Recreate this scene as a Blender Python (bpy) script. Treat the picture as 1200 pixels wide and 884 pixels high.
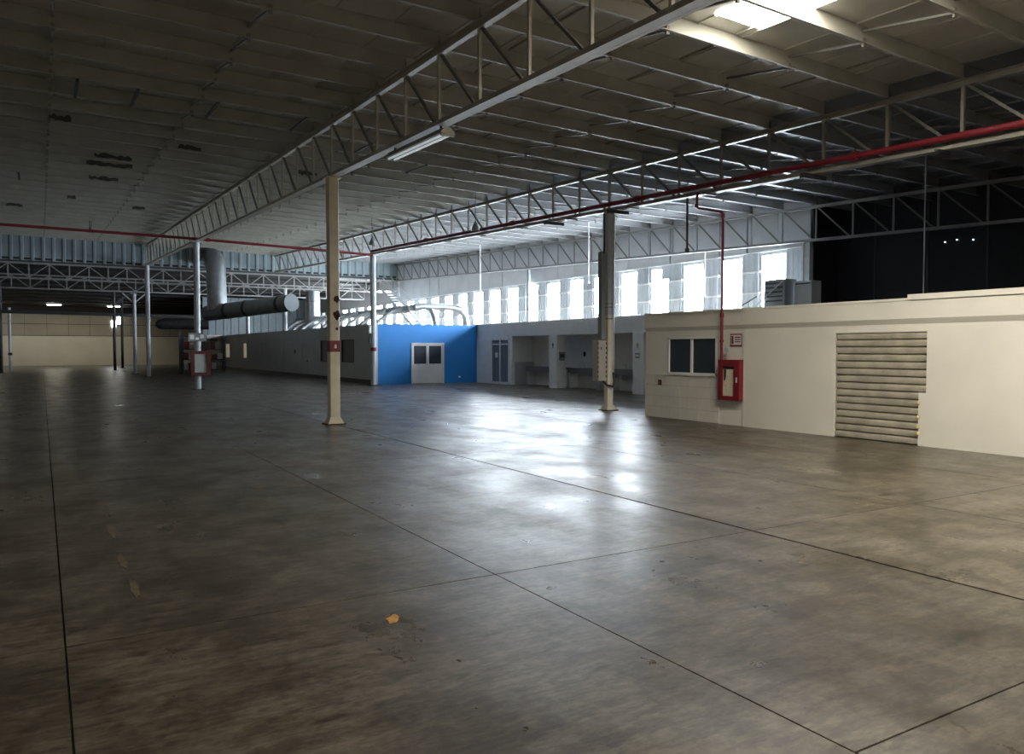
import bpy, bmesh, math, random
from mathutils import Vector, Matrix
random.seed(7)
for o in list(bpy.data.objects): bpy.data.objects.remove(o)
S = bpy.context.scene
COL = S.collection
PI = math.pi
# ------------------------------------------------------------------ camera
cam = bpy.data.cameras.new('camera'); cam.lens = 27.54; cam.sensor_width = 36; cam.clip_end = 400
co = bpy.data.objects.new('camera', cam); COL.objects.link(co)
co.location = (0, 0, 1.75)
co.rotation_euler = (math.radians(90 - 1.996), 0, math.radians(-30.973))
S.camera = co
# ------------------------------------------------------------------ world, exposure
w = bpy.data.worlds.new('world'); S.world = w; w.use_nodes = True
w.node_tree.nodes['Background'].inputs[0].default_value = (.75, .85, 1, 1)
w.node_tree.nodes['Background'].inputs[1].default_value = 1.0
S.view_settings.view_transform = 'Standard'; S.view_settings.look = 'None'
S.view_settings.gamma = 1; S.view_settings.use_curve_mapping = False
S.view_settings.exposure = 0.15
PANE = 52.      # frosted daylight panes of the window wall
SKY = 34.       # translucent roof sheets


# ------------------------------------------------------------------ materials
MATS = {}
def mat(name, col, rough=.6, metal=0., var=.12, scale=3., bump=0., bscale=40., emit=None, estr=0., dirt=None):
    if name in MATS: return MATS[name]
    m = bpy.data.materials.new(name); m.use_nodes = True
    nt = m.node_tree; n = nt.nodes; l = nt.links
    b = n['Principled BSDF']
    b.inputs['Roughness'].default_value = rough; b.inputs['Metallic'].default_value = metal
    g = n.new('ShaderNodeNewGeometry')
    nz = n.new('ShaderNodeTexNoise'); nz.inputs['Scale'].default_value = scale; nz.inputs['Detail'].default_value = 5
    l.new(g.outputs['Position'], nz.inputs['Vector'])
    r = n.new('ShaderNodeValToRGB')
    lo = [c * (1 - var) for c in (dirt or col)]; hi = [min(1, c * (1 + var)) for c in col]
    r.color_ramp.elements[0].color = (*lo, 1); r.color_ramp.elements[0].position = .3
    r.color_ramp.elements[1].color = (*hi, 1); r.color_ramp.elements[1].position = .7
    l.new(nz.outputs['Fac'], r.inputs['Fac']); l.new(r.outputs['Color'], b.inputs['Base Color'])
    if bump:
        n2 = n.new('ShaderNodeTexNoise'); n2.inputs['Scale'].default_value = bscale; n2.inputs['Detail'].default_value = 4
        l.new(g.outputs['Position'], n2.inputs['Vector'])
        bp = n.new('ShaderNodeBump'); bp.inputs['Strength'].default_value = bump; bp.inputs['Distance'].default_value = .02
        l.new(n2.outputs['Fac'], bp.inputs['Height']); l.new(bp.outputs['Normal'], b.inputs['Normal'])
    if emit:
        b.inputs['Emission Color'].default_value = (*emit, 1); b.inputs['Emission Strength'].default_value = estr
    MATS[name] = m
    return m

def floor_mat():
    m = bpy.data.materials.new('polished_concrete'); m.use_nodes = True
    nt = m.node_tree; n = nt.nodes; l = nt.links; b = n['Principled BSDF']
    g = n.new('ShaderNodeNewGeometry')
    def noise(sc, det, stretch=(1, 1, 1), rough=.6):
        mp = n.new('ShaderNodeMapping'); mp.inputs['Scale'].default_value = stretch
        l.new(g.outputs['Position'], mp.inputs['Vector'])
        t = n.new('ShaderNodeTexNoise'); t.inputs['Scale'].default_value = sc; t.inputs['Detail'].default_value = det
        t.inputs['Roughness'].default_value = rough
        l.new(mp.outputs['Vector'], t.inputs['Vector']); return t.outputs['Fac']
    def ramp(src, p0, c0, p1, c1):
        r = n.new('ShaderNodeValToRGB'); e = r.color_ramp.elements
        e[0].position = p0; e[0].color = (*c0, 1); e[1].position = p1; e[1].color = (*c1, 1)
        l.new(src, r.inputs['Fac']); return r.outputs['Color']
    def mul(a, bb, f=1.):
        x = n.new('ShaderNodeMix'); x.data_type = 'RGBA'; x.blend_type = 'MULTIPLY'; x.inputs['Factor'].default_value = f
        l.new(a, x.inputs['A']); l.new(bb, x.inputs['B']); return x.outputs['Result']
    base = ramp(noise(.35, 4), .3, (.195, .162, .118), .7, (.275, .236, .180))
    blot = ramp(noise(1.5, 9, (1, .8, 1), .72), .42, (.60, .57, .53), .57, (1.12, 1.12, 1.12))
    scuff = ramp(noise(4.5, 9, (.35, 1.6, 1), .75), .43, (.66, .63, .60), .55, (1.10, 1.10, 1.10))
    fine = ramp(noise(17, 6, (.6, 1.3, 1), .7), .42, (.66, .65, .63), .58, (1.14, 1.14, 1.14))
    spots = ramp(noise(6, 5, (.5, 1.5, 1), .6), .36, (.5, .47, .44), .43, (1, 1, 1))
    c = mul(mul(mul(mul(base, blot), scuff, .9), fine, .9), spots, .8)
    # per-slab tone
    oi = n.new('ShaderNodeObjectInfo')
    c = mul(c, ramp(oi.outputs['Random'], 0, (.88, .88, .87), 1, (1.05, 1.04, 1.02)))
    # a damp rectangular stain in the slab right of the wide joint
    def box_mask(cx, cy, hx, hy, ang):
        mp = n.new('ShaderNodeMapping'); mp.vector_type = 'TEXTURE'
        mp.inputs['Location'].default_value = (cx, cy, 0); mp.inputs['Rotation'].default_value = (0, 0, ang); mp.inputs['Scale'].default_value = (hx, hy, 1)
        wob = n.new('ShaderNodeTexNoise'); wob.inputs['Scale'].default_value = 3
        l.new(g.outputs['Position'], wob.inputs['Vector'])
        l.new(g.outputs['Position'], mp.inputs['Vector'])
        sp = n.new('ShaderNodeSeparateXYZ'); l.new(mp.outputs['Vector'], sp.inputs[0])
        a = n.new('ShaderNodeMath'); a.operation = 'ABSOLUTE'; l.new(sp.outputs['X'], a.inputs[0])
        bb = n.new('ShaderNodeMath'); bb.operation = 'ABSOLUTE'; l.new(sp.outputs['Y'], bb.inputs[0])
        mx = n.new('ShaderNodeMath'); mx.operation = 'MAXIMUM'; l.new(a.outputs[0], mx.inputs[0]); l.new(bb.outputs[0], mx.inputs[1])
        ad = n.new('ShaderNodeMath'); ad.operation = 'MULTIPLY_ADD'; l.new(wob.outputs['Fac'], ad.inputs[0]); ad.inputs[1].default_value = .3; l.new(mx.outputs[0], ad.inputs[2])
        return ad.outputs[0]
    c = mul(c, ramp(box_mask(5.42, 2.75, .33, .55, .35), 1.08, (.50, .50, .50), 1.22, (1, 1, 1)))
    l.new(c, b.inputs['Base Color'])
    rr = n.new('ShaderNodeMapRange'); rr.inputs['To Min'].default_value = .24; rr.inputs['To Max'].default_value = .46
    rr.inputs['From Min'].default_value = .3; rr.inputs['From Max'].default_value = .7
    l.new(noise(1.3, 7, (1, .6, 1), .65), rr.inputs['Value']); l.new(rr.outputs['Result'], b.inputs['Roughness'])
    bp = n.new('ShaderNodeBump'); bp.inputs['Strength'].default_value = .12; bp.inputs['Distance'].default_value = .01
    l.new(noise(9, 5, (1, .5, 1)), bp.inputs['Height']); l.new(bp.outputs['Normal'], b.inputs['Normal'])
    b.inputs['Specular IOR Level'].default_value = .45
    return m

M_FLOOR = floor_mat()
M_JOINT = mat('joint_filler', (.055, .046, .038), .8)
M_SHEET = mat('roof_insulation', (.66, .655, .625), .34, .35, .10, .7, .12, 5, dirt=(.54, .535, .50))
M_PURLIN = mat('purlin_paint', (.34, .33, .285), .5, 0, .1, 2)
M_TRUSSA = mat('truss_cream_lit', (.44, .41, .34), .45, 0, .1, 3)  # same cream as the middle truss, lightened as if lit from the camera side
M_METAL = mat('bare_metal_sheet', (.55, .57, .60), .34, .75, .12, .8, .1, 5)
M_PURLINB = mat('purlin_grey_shaded', (.26, .265, .265), .5, 0, .1, 2)  # purlin paint darkened, the dimness of the right bays put into the colour
M_TRUSS = mat('truss_cream_shaded', (.27, .255, .215), .45, 0, .1, 3)  # truss cream darkened to read as a backlit silhouette
M_COLC = mat('column_cream_paint', (.78, .70, .55), .5, 0, .1, 2.5, .1, 20)
M_COLG = mat('column_grey_paint', (.48, .50, .52), .45, 0, .12, 2.5)
M_CREAM = mat('cream_wall_paint', (.78, .74, .66), .6, 0, .06, .8, .08, 30)
M_TILE = mat('cream_tile', (.73, .69, .62), .35, 0, .05, 2)
M_GROUT = mat('grout', (.42, .38, .31), .8)
M_WHITE = mat('white_paint', (.80, .80, .80), .5, 0, .06, 2)
M_GIRD = mat('girder_paint', (.26, .26, .25), .5, 0, .1, 2)
M_BOARD = mat('white_board', (.52, .54, .56), .6, 0, .06, 1.2)
M_CLAD = mat('grey_cladding', (.49, .53, .57), .45, 0, .08, 1.2)
M_CLADD = mat('end_cladding', (.23, .285, .305), .45, 0, .1, 1.0)
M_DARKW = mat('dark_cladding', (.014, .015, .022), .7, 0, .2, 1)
M_BLUE = mat('blue_paint', (.016, .215, .60), .55, 0, .04, 1)
M_GREYW = mat('grey_wall_paint', (.46, .47, .475), .6, 0, .06, 1)
M_SIDEW = mat('dusty_wall', (.36, .34, .30), .7, 0, .1, .5)
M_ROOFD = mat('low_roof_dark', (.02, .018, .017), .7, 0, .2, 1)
M_FARW = mat('far_cream_wall', (.60, .58, .50), .6, 0, .06, .6)
M_FARB = mat('far_beige_sheet', (.33, .31, .25), .6, 0, .08, .6)
M_RED = mat('red_paint', (.20, .012, .02), .4, 0, .12, 5)
M_REDPIPE = mat('red_pipe_paint', (.19, .014, .024), .4, 0, .12, 4)
M_GLASSD = mat('dark_window_glass', (.026, .038, .050), .3, 0, .1, 2)
M_GLASSG = mat('grey_door_glass', (.16, .18, .20), .15, 0, .1, 2)
M_ALU = mat('aluminium', (.62, .62, .62), .35, .6, .05, 5)
M_DUCT = mat('galvanised_duct', (.30, .32, .33), .35, .7, .12, 3)
M_DUCTP = mat('painted_duct', (.26, .28, .29), .5, .2, .1, 2)
M_SILV = mat('silver_insulation', (.40, .42, .44), .3, .8, .12, 6, .3, 25)
M_DARK = mat('dark_metal', (.05, .05, .055), .5, .2, .2, 4)
M_BLACK = mat('black_slot', (.012, .012, .012), .8)
M_SHUT = mat('corrugated_sheet_cream', (.50, .46, .37), .45, .1, .12, 4, dirt=(.42, .38, .30))
M_FOAM = mat('yellow_foam', (.62, .52, .25), .9, 0, .2, 20, .5, 30)
M_HOSE = mat('canvas_hose', (.66, .60, .46), .8, 0, .1, 20, .4, 60)
M_DADO = mat('grey_dado_tile', (.46, .46, .48), .4, 0, .05, 2)
M_BEIGE = mat('beige_enamel', (.50, .46, .40), .45, 0, .06, 3)
M_RUST = mat('rust', (.10, .05, .035), .9, 0, .4, 20)
M_OCHRE = mat('ochre_paint', (.42, .22, .05), .7, 0, .3, 12)
M_PALE = mat('worn_yellow_paint', (.135, .108, .066), .42, 0, .35, 14)
M_BOX = mat('cardboard', (.34, .25, .16), .8, 0, .15, 4)
M_PANE = mat('daylit_frosted_pane', (.8, .8, .8), .5, emit=(.80, .90, 1.0), estr=PANE)
M_SKY = mat('translucent_sheet', (.8, .8, .75), .5, emit=(1.0, .95, .83), estr=SKY)
M_GLOWW = mat('warm_lamp', (.8, .8, .7), .5, emit=(1.0, .92, .74), estr=75)
M_TUBE = mat('fluorescent_tube', (.9, .9, .9), .3, emit=(.85, .92, 1.0), estr=.35)
M_ROOMLIT = mat('lit_room_pane', (.6, .55, .42), .3, emit=(1.0, .88, .62), estr=.16)
M_HOLE = mat('daylight_hole', (.8, .8, .8), .5, emit=(.85, .92, 1.0), estr=2.5)
M_FARPANE = mat('far_daylight_pane', (.8, .8, .8), .5, emit=(.82, .92, 1.0), estr=14)


# ------------------------------------------------------------------ mesh helpers
class MB:
    def __init__(s): s.v = []; s.f = []; s.sm = []
    def add(s, vs, fs, smooth=False):
        k = len(s.v); s.v += [Vector(p) for p in vs]; s.f += [tuple(i + k for i in q) for q in fs]; s.sm += [smooth] * len(fs)
        return s
    def box(s, x0, x1, y0, y1, z0, z1):
        v = [(x0, y0, z0), (x1, y0, z0), (x1, y1, z0), (x0, y1, z0), (x0, y0, z1), (x1, y0, z1), (x1, y1, z1), (x0, y1, z1)]
        return s.add(v, [(3, 2, 1, 0), (4, 5, 6, 7), (0, 1, 5, 4), (1, 2, 6, 5), (2, 3, 7, 6), (3, 0, 4, 7)])
    def cham(s, x0, x1, y0, y1, z0, z1, b=.01):
        bm = bmesh.new(); bmesh.ops.create_cube(bm, size=1)
        for q in bm.verts: q.co = Vector(((x0 + x1) / 2 + q.co.x * (x1 - x0), (y0 + y1) / 2 + q.co.y * (y1 - y0), (z0 + z1) / 2 + q.co.z * (z1 - z0)))
        bmesh.ops.bevel(bm, geom=bm.edges[:], offset=b, segments=1, affect='EDGES')
        bm.verts.index_update(); s.add([q.co for q in bm.verts], [[q.index for q in f.verts] for f in bm.faces]); bm.free(); return s
    def bar(s, p, q, wd, ht, up=(0, 0, 1)):
        p = Vector(p); q = Vector(q); d = (q - p).normalized(); u = Vector(up)
        if abs(d.dot(u)) > .98: u = Vector((1, 0, 0))
        a = d.cross(u).normalized(); b = a.cross(d).normalized()
        c = [a * sx * wd / 2 + b * sy * ht / 2 for sx, sy in ((-1, -1), (1, -1), (1, 1), (-1, 1))]
        return s.add([p + k for k in c] + [q + k for k in c], [(3, 2, 1, 0), (4, 5, 6, 7), (0, 1, 5, 4), (1, 2, 6, 5), (2, 3, 7, 6), (3, 0, 4, 7)])
    def tube(s, pts, r, n=10, cap=True):
        pts = [Vector(p) for p in pts]; rs = r if isinstance(r, (list, tuple)) else [r] * len(pts)
        rings = []; pa = None
        for i, p in enumerate(pts):
            d = (pts[min(i + 1, len(pts) - 1)] - pts[max(i - 1, 0)]).normalized()
            if pa is None:
                u = Vector((0, 0, 1)) if abs(d.z) < .9 else Vector((1, 0, 0))
                pa = d.cross(u).normalized()
            else: pa = (pa - d * pa.dot(d)).normalized()
            b = d.cross(pa)
            rings.append([p + (pa * math.cos(2 * PI * k / n) + b * math.sin(2 * PI * k / n)) * rs[i] for k in range(n)])
        vs = [q for rg in rings for q in rg]; fs = []
        for i in range(len(pts) - 1):
            for k in range(n): fs.append((i * n + k, i * n + (k + 1) % n, (i + 1) * n + (k + 1) % n, (i + 1) * n + k))
        s.add(vs, fs, True)
        if cap: s.add(rings[0], [tuple(range(n))[::-1]]); s.add(rings[-1], [tuple(range(n))])
        return s
    def extr(s, prof, axis, a, b, closed=True):
        """profile [(u,v)] extruded along axis 'x' (u=y,v=z), 'y' (u=x,v=z) or 'z' (u=x,v=y)"""
        def P(u, v, t): return {'x': (t, u, v), 'y': (u, t, v), 'z': (u, v, t)}[axis]
        n = len(prof); vs = [P(u, v, a) for u, v in prof] + [P(u, v, b) for u, v in prof]
        fs = [(i, (i + 1) % n, n + (i + 1) % n, n + i) for i in range(n if closed else n - 1)]
        if closed: fs += [tuple(range(n))[::-1], tuple(range(n, 2 * n))]
        return s.add(vs, fs)
    def mesh(s, name, m, origin=(0, 0, 0)):
        o = Vector(origin); me = bpy.data.meshes.new(name)
        me.from_pydata([tuple(p - o) for p in s.v], [], s.f); me.materials.append(m)
        for p, sm in zip(me.polygons, s.sm): p.use_smooth = sm
        bm = bmesh.new(); bm.from_mesh(me); bmesh.ops.recalc_face_normals(bm, faces=bm.faces[:]); bm.to_mesh(me); bm.free()
        me.update(); return me
    def build(s, name, m, parent=None, origin=None):
        if origin is None: origin = wloc(parent) if parent else (0, 0, 0)
        me = s.mesh(name, m, origin)
        return link(name, me, parent, Vector(origin))

def wloc(o):
    p = Vector(o.location)
    while o.parent: o = o.parent; p = p + Vector(o.location)
    return p
def link(name, data, parent=None, world=(0, 0, 0)):
    o = bpy.data.objects.new(name, data); COL.objects.link(o); world = Vector(world)
    if parent: o.parent = parent; o.location = world - wloc(parent)
    else: o.location = world
    return o
def tag(o, label, cat=None, group=None, kind=None):
    o['label'] = label
    if cat: o['category'] = cat
    if group: o['group'] = group
    if kind: o['kind'] = kind
    return o
def thing(name, label, cat, loc=(0, 0, 0), group=None):
    return tag(link(name, None, None, loc), label, cat, group)
def struct(name, label, loc=(0, 0, 0), cat=None):
    return tag(link(name, None, None, loc), label, cat or name.split('_')[0], None, 'structure')
def B(*a): return MB().box(*a)

XA, XB, XC, XW = 5.87, 14.0, 23.0, 23.3
Y0, DY, SL = 17.92, 1.434, .0375
YEND = 55.6
def interp(x, xs, ys):
    if x <= xs[0]: return ys[0]
    for i in range(len(xs) - 1):
        if x <= xs[i + 1]: return ys[i] + (ys[i + 1] - ys[i]) * (x - xs[i]) / (xs[i + 1] - xs[i])
    return ys[-1]
def ztop(x, y): return interp(x, [-14, XA, XB, XC, 26], [7.30, 7.05, 6.87, 6.73, 6.69]) + SL * (y - Y0)
PD = .29     # purlin depth
def zsheet(x, y): return ztop(x, y) + PD
KMIN, KMAX = -18, 26
def yk(k): return Y0 + DY * k

# ------------------------------------------------------------------ floor
fl = B(-14, 40, -14, 102, -.3, -.022).build('floor', M_JOINT)
tag(fl, 'polished grey concrete warehouse floor cast in large slabs with dark joints', 'floor', None, 'structure')
XJ = [-14, -11.4, -8.5, -5.65, -2.8, .09, 3.0, 5.86, 8.45, 11.2, 14.0, 17.0, 20.0, 23.3]
YJ = [-14, -7.6, -1.15, 5.25, 11.7, 18.15, 24.55, 31.0, 37.4, 43.9, 50.3, 56.7, 67, 78, 90, 102]
for i in range(len(XJ) - 1):
    for j in range(len(YJ) - 1):
        x0, x1, y0, y1 = XJ[i], XJ[i + 1], YJ[j], YJ[j + 1]
        g0 = .017 if XJ[i] == 5.86 else .006; g1 = .017 if XJ[i + 1] == 5.86 else .006
        cuts = [(y0, y1)]
        if y0 == -1.15 and x0 >= 3.0: cuts = [(y0, 2.1), (2.1, y1)]
        for a, b in cuts:
            B(x0 + g0, x1 - g1, a + .006, b - .006, -.06, 0).build('slab', M_FLOOR, fl, (x0, a, 0))
B(23.3, 40, -14, 102, -.06, 0).build('slab', M_FLOOR, fl, (23.3, -14, 0))
# paint marks on the floor
def blob(cx, cy, rx, ry, n, seed, ang=0):
    rd = random.Random(seed); ca, sa = math.cos(ang), math.sin(ang); p = []
    for k in range(n):
        a = 2 * PI * k / n; r = .65 + .5 * rd.random(); u, v = rx * r * math.cos(a), ry * r * math.sin(a)
        p.append((cx + u * ca - v * sa, cy + u * sa + v * ca))
    return MB().extr(p, 'z', -.001, .0022)
o = blob(1.93, 4.72, .045, .085, 14, 3, -.5).build('paint_splash', M_OCHRE, fl, (1.93, 4.72, 0)); o['label'] = 'ochre paint splash'
for q, (cx, cy, rx, ry) in enumerate([(.57, 9.6, .035, .5), (.55, 8.4, .04, .35), (.54, 7.2, .03, .28), (.55, 6.3, .03, .30), (2.35, 10.2, .12, .10), (2.8, 10.0, .10, .08)]):
    o = blob(cx, cy, rx, ry, 16, 20 + q).build('worn_paint_mark', M_PALE, fl, (cx, cy, 0))

# ------------------------------------------------------------------ ceiling: sheets, purlins, sag bars
ce = struct('ceiling', 'pale insulated sheet roof on rows of steel purlins', (0, 0, 7))
def sheet(x0, x1, y0, y1, m, name):
    t = .05; vs = []
    for y in (y0, y1):
        for x in (x0, x1): z = zsheet(x, y); vs += [(x, y, z), (x, y, z + t)]
    mb = MB().add(vs, [(0, 2, 6, 4), (1, 5, 7, 3), (0, 1, 3, 2), (4, 6, 7, 5), (0, 4, 5, 1), (2, 3, 7, 6)])
    # seam rib hanging under one edge
    r = .022; vs = []
    for y in (y0, y1):
        for x in (x0 - .016, x0 + .016): z = zsheet(x, y) + .005; vs += [(x, y, z - r - .005), (x, y, z)]
    mb.add(vs, [(0, 2, 6, 4), (1, 5, 7, 3), (0, 1, 3, 2), (4, 6, 7, 5), (0, 4, 5, 1), (2, 3, 7, 6)])
    return mb.build(name, m, ce, (x0, y0, zsheet(x0, y0)))
xs = 9.03 - .99 * 23
i = -23
while 9.03 + .99 * i < 26.5:
    x0 = 9.03 + .99 * i; x1 = x0 + .985
    if i in (0, -10):
        ye = 8.92 if i == 0 else -6.0  # second sheet is unseen, added behind the camera to light the left truss
        o = sheet(x0, x1, -13.9, ye, M_SKY, 'skylight_sheet'); o['label'] = 'translucent daylight roof sheet'
        sheet(x0, x1, ye, YEND, M_SHEET, 'roof_sheet')
    elif x0 < XW + 3.2: sheet(x0, x1, -13.9, 18.5 if x0 > XW else YEND, M_METAL if x0 > XB - .3 else M_SHEET, 'roof_sheet')
    i += 1
# purlins: Z sections, one per bay
def purlin_mesh(x0, x1, dz, pmat):
    L = x1 - x0; pr = [(-.065, 0), (-.008, 0), (-.008, PD - .012), (.065, PD - .012), (.065, PD), (-.0, PD), (-.0, .012), (-.065, .012)]
    mb = MB(); n = len(pr)
    vs = [(-L / 2, u, v - dz / 2) for u, v in pr] + [(L / 2, u, v + dz / 2) for u, v in pr]
    mb.add(vs, [(k, (k + 1) % n, n + (k + 1) % n, n + k) for k in range(n)] + [tuple(range(n))[::-1], tuple(range(n, 2 * n))])
    return mb.mesh('purlin', pmat)
BAYS = [(-14, XA), (XA, XB), (XB, XC), (XC, 26.4)]
def sag_mesh():
    mb = MB(); mb.bar((0, 0, .02), (0, DY, PD - .03), .035, .035); mb.box(-.03, .03, -.035, .0, -.05, .09)
    return mb.mesh('sag_bar', mat('sag_bar_paint', (.20, .195, .17), .6))
SAG = sag_mesh()
for bi, (x0, x1) in enumerate(BAYS):
    pm = purlin_mesh(x0, x1, ztop(x1, 0) - ztop(x0, 0), M_PURLIN if bi < 2 else M_PURLINB)
    for k in range(KMIN, KMAX + 1):
        y = yk(k)
        if bi == 3 and y > 18: continue
        z = (ztop(x0, y) + ztop(x1, y)) / 2
        link('purlin', pm, ce, ((x0 + x1) / 2, y, z + .002))
    rows = {0: (.25, 3.05), 1: (8.38, 11.17), 2: (17.0, 20.0), 3: ()}[bi]
    for xr in rows:
        for k in range(-9, KMAX):
            o = link('sag_bar', SAG, ce, (xr, yk(k), ztop(xr, yk(k)) + .0))
# open dark seams and torn insulation in the roof over the left bay
def dark_batten(x, k, dx=.03):
    ya, yb = yk(k) - .03, yk(k + 1) + .03
    MB().bar((x, ya, ztop(x, ya) - .012), (x, yb, ztop(x, yb) - .012), .06, .03).build('dark_batten', M_BLACK, ce, (x, ya, ztop(x, ya)))
for xx in (.71, 1.80, 3.36, 5.30): dark_batten(xx, 0)
dark_batten(-.55, 9); dark_batten(9.6, 2); dark_batten(7.4, 1)
def torn(x0, x1, k):
    y = yk(k); z = ztop((x0 + x1) / 2, y); rd = random.Random(k * 7 + int(x0 * 10)); n = 10
    low = [(x0 + (x1 - x0) * q / n, z + .02 + rd.uniform(0, .05)) for q in range(n + 1)]; up = [(x0 + (x1 - x0) * q / n, z + .2 - rd.uniform(0, .09)) for q in range(n, -1, -1)]
    MB().extr(low + up, 'y', y - .075, y - .066).build('torn_patch', mat('torn_dark', (.05, .047, .04), .8), ce, (x0, y, z))
for a, b, k in [(.25, .72, 3), (3.35, 3.95, 4), (1.45, 2.45, 6), (1.3, 2.6, 7), (1.5, 2.4, 9), (1.0, 1.3, 13), (3.5, 4.0, 14), (7.1, 7.7, 5), (-1.2, -.6, 16)]: torn(a, b, k)
# small end laps seen between the purlins of the middle bay
for k in range(-7, 8):
    for xr in (7.3, 9.9, 12.6):
        y = yk(k); x = xr + random.uniform(-.1, .1)
        MB().bar((x, y + .08, zsheet(x, y + .08) - .02), (x, y + DY - .08, zsheet(x, y + DY - .08) - .02), .03, .03).build('seam_strip', M_PURLIN, ce, (x, y, zsheet(x, y)))

# ------------------------------------------------------------------ walls of the hall
def wallbox(name, label, m, *a):
    o = B(*a).build(name, m); return tag(o, label, 'wall', None, 'structure')
wallbox('wall_left', 'plain dusty side wall', M_SIDEW, -14.4, -14, -14, 102, -.02, 9.6)
wallbox('wall_front', 'plain dusty wall at the entrance end', M_SIDEW, -14, 26.4, -14.4, -14, -.02, 7.6)
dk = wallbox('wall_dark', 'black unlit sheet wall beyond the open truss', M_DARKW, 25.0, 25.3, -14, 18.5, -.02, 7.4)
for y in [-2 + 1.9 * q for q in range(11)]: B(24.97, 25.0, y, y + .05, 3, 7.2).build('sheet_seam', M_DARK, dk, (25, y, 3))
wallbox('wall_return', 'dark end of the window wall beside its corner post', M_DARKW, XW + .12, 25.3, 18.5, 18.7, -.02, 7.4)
# end wall: ribbed cladding hung above the cross truss
we = struct('wall_end', 'ribbed blue-grey sheet cladding hanging above the cross truss', (0, YEND, 7.1))
def clad_prof(x0, x1, yb):   # trapezoid ribbed sheet seen from -y
    W_ = x1 - x0
    return [(x0, yb), (x0 + W_ * .58, yb), (x0 + W_ * .68, yb - .06), (x0 + W_ * .9, yb - .06), (x1, yb), (x1, yb + .03), (x0, yb + .03)]
x = -14.0
while x < XW - .1:
    x1 = min(x + .55, XW); zt = ztop(x, YEND) + PD + .04
    MB().extr(clad_prof(x, x1, YEND), 'z', 7.12, zt).build('cladding_panel', M_CLADD, we, (x, YEND, 7.1)); x += .55
B(-14, XW, YEND - .1, YEND + .06, 7.0, 7.12).build('bottom_rail', M_DARK, we)
# window wall
wr = struct('wall_right', 'high side wall of grey ribbed sheet and white boards around tall windows', (XW, 36, 0))
B(XW, XW + .12, 18.3, 102, -.02, 3.32).build('base_wall', M_CLAD, wr)
WC = [20.0 + 2.076 * q for q in range(27)]
HW = .57
def rib_y(y0, y1, z0, z1, m):
    n = max(2, round((y1 - y0) / .22)); st = (y1 - y0) / n; pr = []
    for q in range(n):
        a = y0 + q * st; pr += [(XW, a), (XW, a + st * .45), (XW - .03, a + st * .6), (XW - .03, a + st * .85)]
    pr += [(XW, y1), (XW + .06, y1), (XW + .06, y0)]
    return MB().extr(pr, 'z', z0, z1).build('cladding_panel', m, wr, (XW, y0, z0))
prev = 18.3
for q, c in enumerate(WC):
    if c - HW - prev > .1: rib_y(prev, c - HW, 3.32, 5.40, M_CLAD)
    B(XW, XW + .06, c - HW, c + HW, 5.30, 5.40).build('header_panel', M_CLAD, wr, (XW, c, 5.3))
    prev = c + HW
    if c < 56: B(XW - .09, XW - .032, c + HW + .02, c + 2.076 - HW - .02, 4.66, 4.72).build('girt', M_WHITE, wr, (XW, c, 4.7))
    if c < 56: B(XW - .09, XW - .032, c + HW + .02, c + 2.076 - HW - .02, 3.86, 3.92).build('girt', M_WHITE, wr, (XW, c, 3.9))
rib_y(prev, 102, 3.32, 5.40, M_CLAD)
B(XW + .06, XW + .12, 18.3, 102, 5.38, 9.6).build('backing', M_DARK, wr)
y = 18.35
while y < YEND - .3:
    y1 = min(y + 1.434, YEND); g = .02 if random.random() < .7 else .07
    vs = [(xx, yy, zz) for yy in (y + g, y1 - .01) for xx in (XW - .02, XW + .05) for zz in (5.42, zsheet(XW, yy) + .0)]
    MB().add(vs, [(0, 2, 6, 4), (1, 5, 7, 3), (0, 1, 3, 2), (4, 6, 7, 5), (0, 4, 5, 1), (2, 3, 7, 6)]).build('wall_board', M_BOARD, wr, (XW, y, 5.4)); y = y1
B(XW, XW + .1, YEND, 102, 5.42, 7.2).build('upper_wall', M_BOARD, wr)
B(XW - .07, XW - .02, 18.35, YEND, 5.40, 5.44).build('rail', M_WHITE, wr)
for q, c in enumerate(WC[:24]):
    wd = struct('window_%d' % (q + 1), 'tall narrow frosted window glowing with daylight in the ribbed side wall', (XW, c, 3.32))
    zt = 5.27
    if q == 3:   # partly covered by a sheet at its upper near corner
        MB().extr([(c - HW, 3.36), (c + HW, 3.36), (c + HW, zt), (c - .12, zt), (c - .12, 4.82), (c - HW, 4.82)], 'x', XW + .03, XW + .045).build('pane', M_PANE, wd)
        B(XW + .0, XW + .028, c - HW, c - .12, 4.82, zt).build('cover_sheet', M_CLAD, wd)
    else: B(XW + .03, XW + .045, c - HW, c + HW, 3.36, zt).build('pane', M_PANE, wd)
    mb = B(XW, XW + .08, c - HW, c - HW + .03, 3.33, zt).box(XW, XW + .08, c + HW - .03, c + HW, 3.33, zt).box(XW, XW + .08, c - HW, c + HW, 3.32, 3.36).box(XW, XW + .08, c - HW, c + HW, zt, zt + .03)
    mb.build('window_frame', M_ALU, wd)
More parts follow.
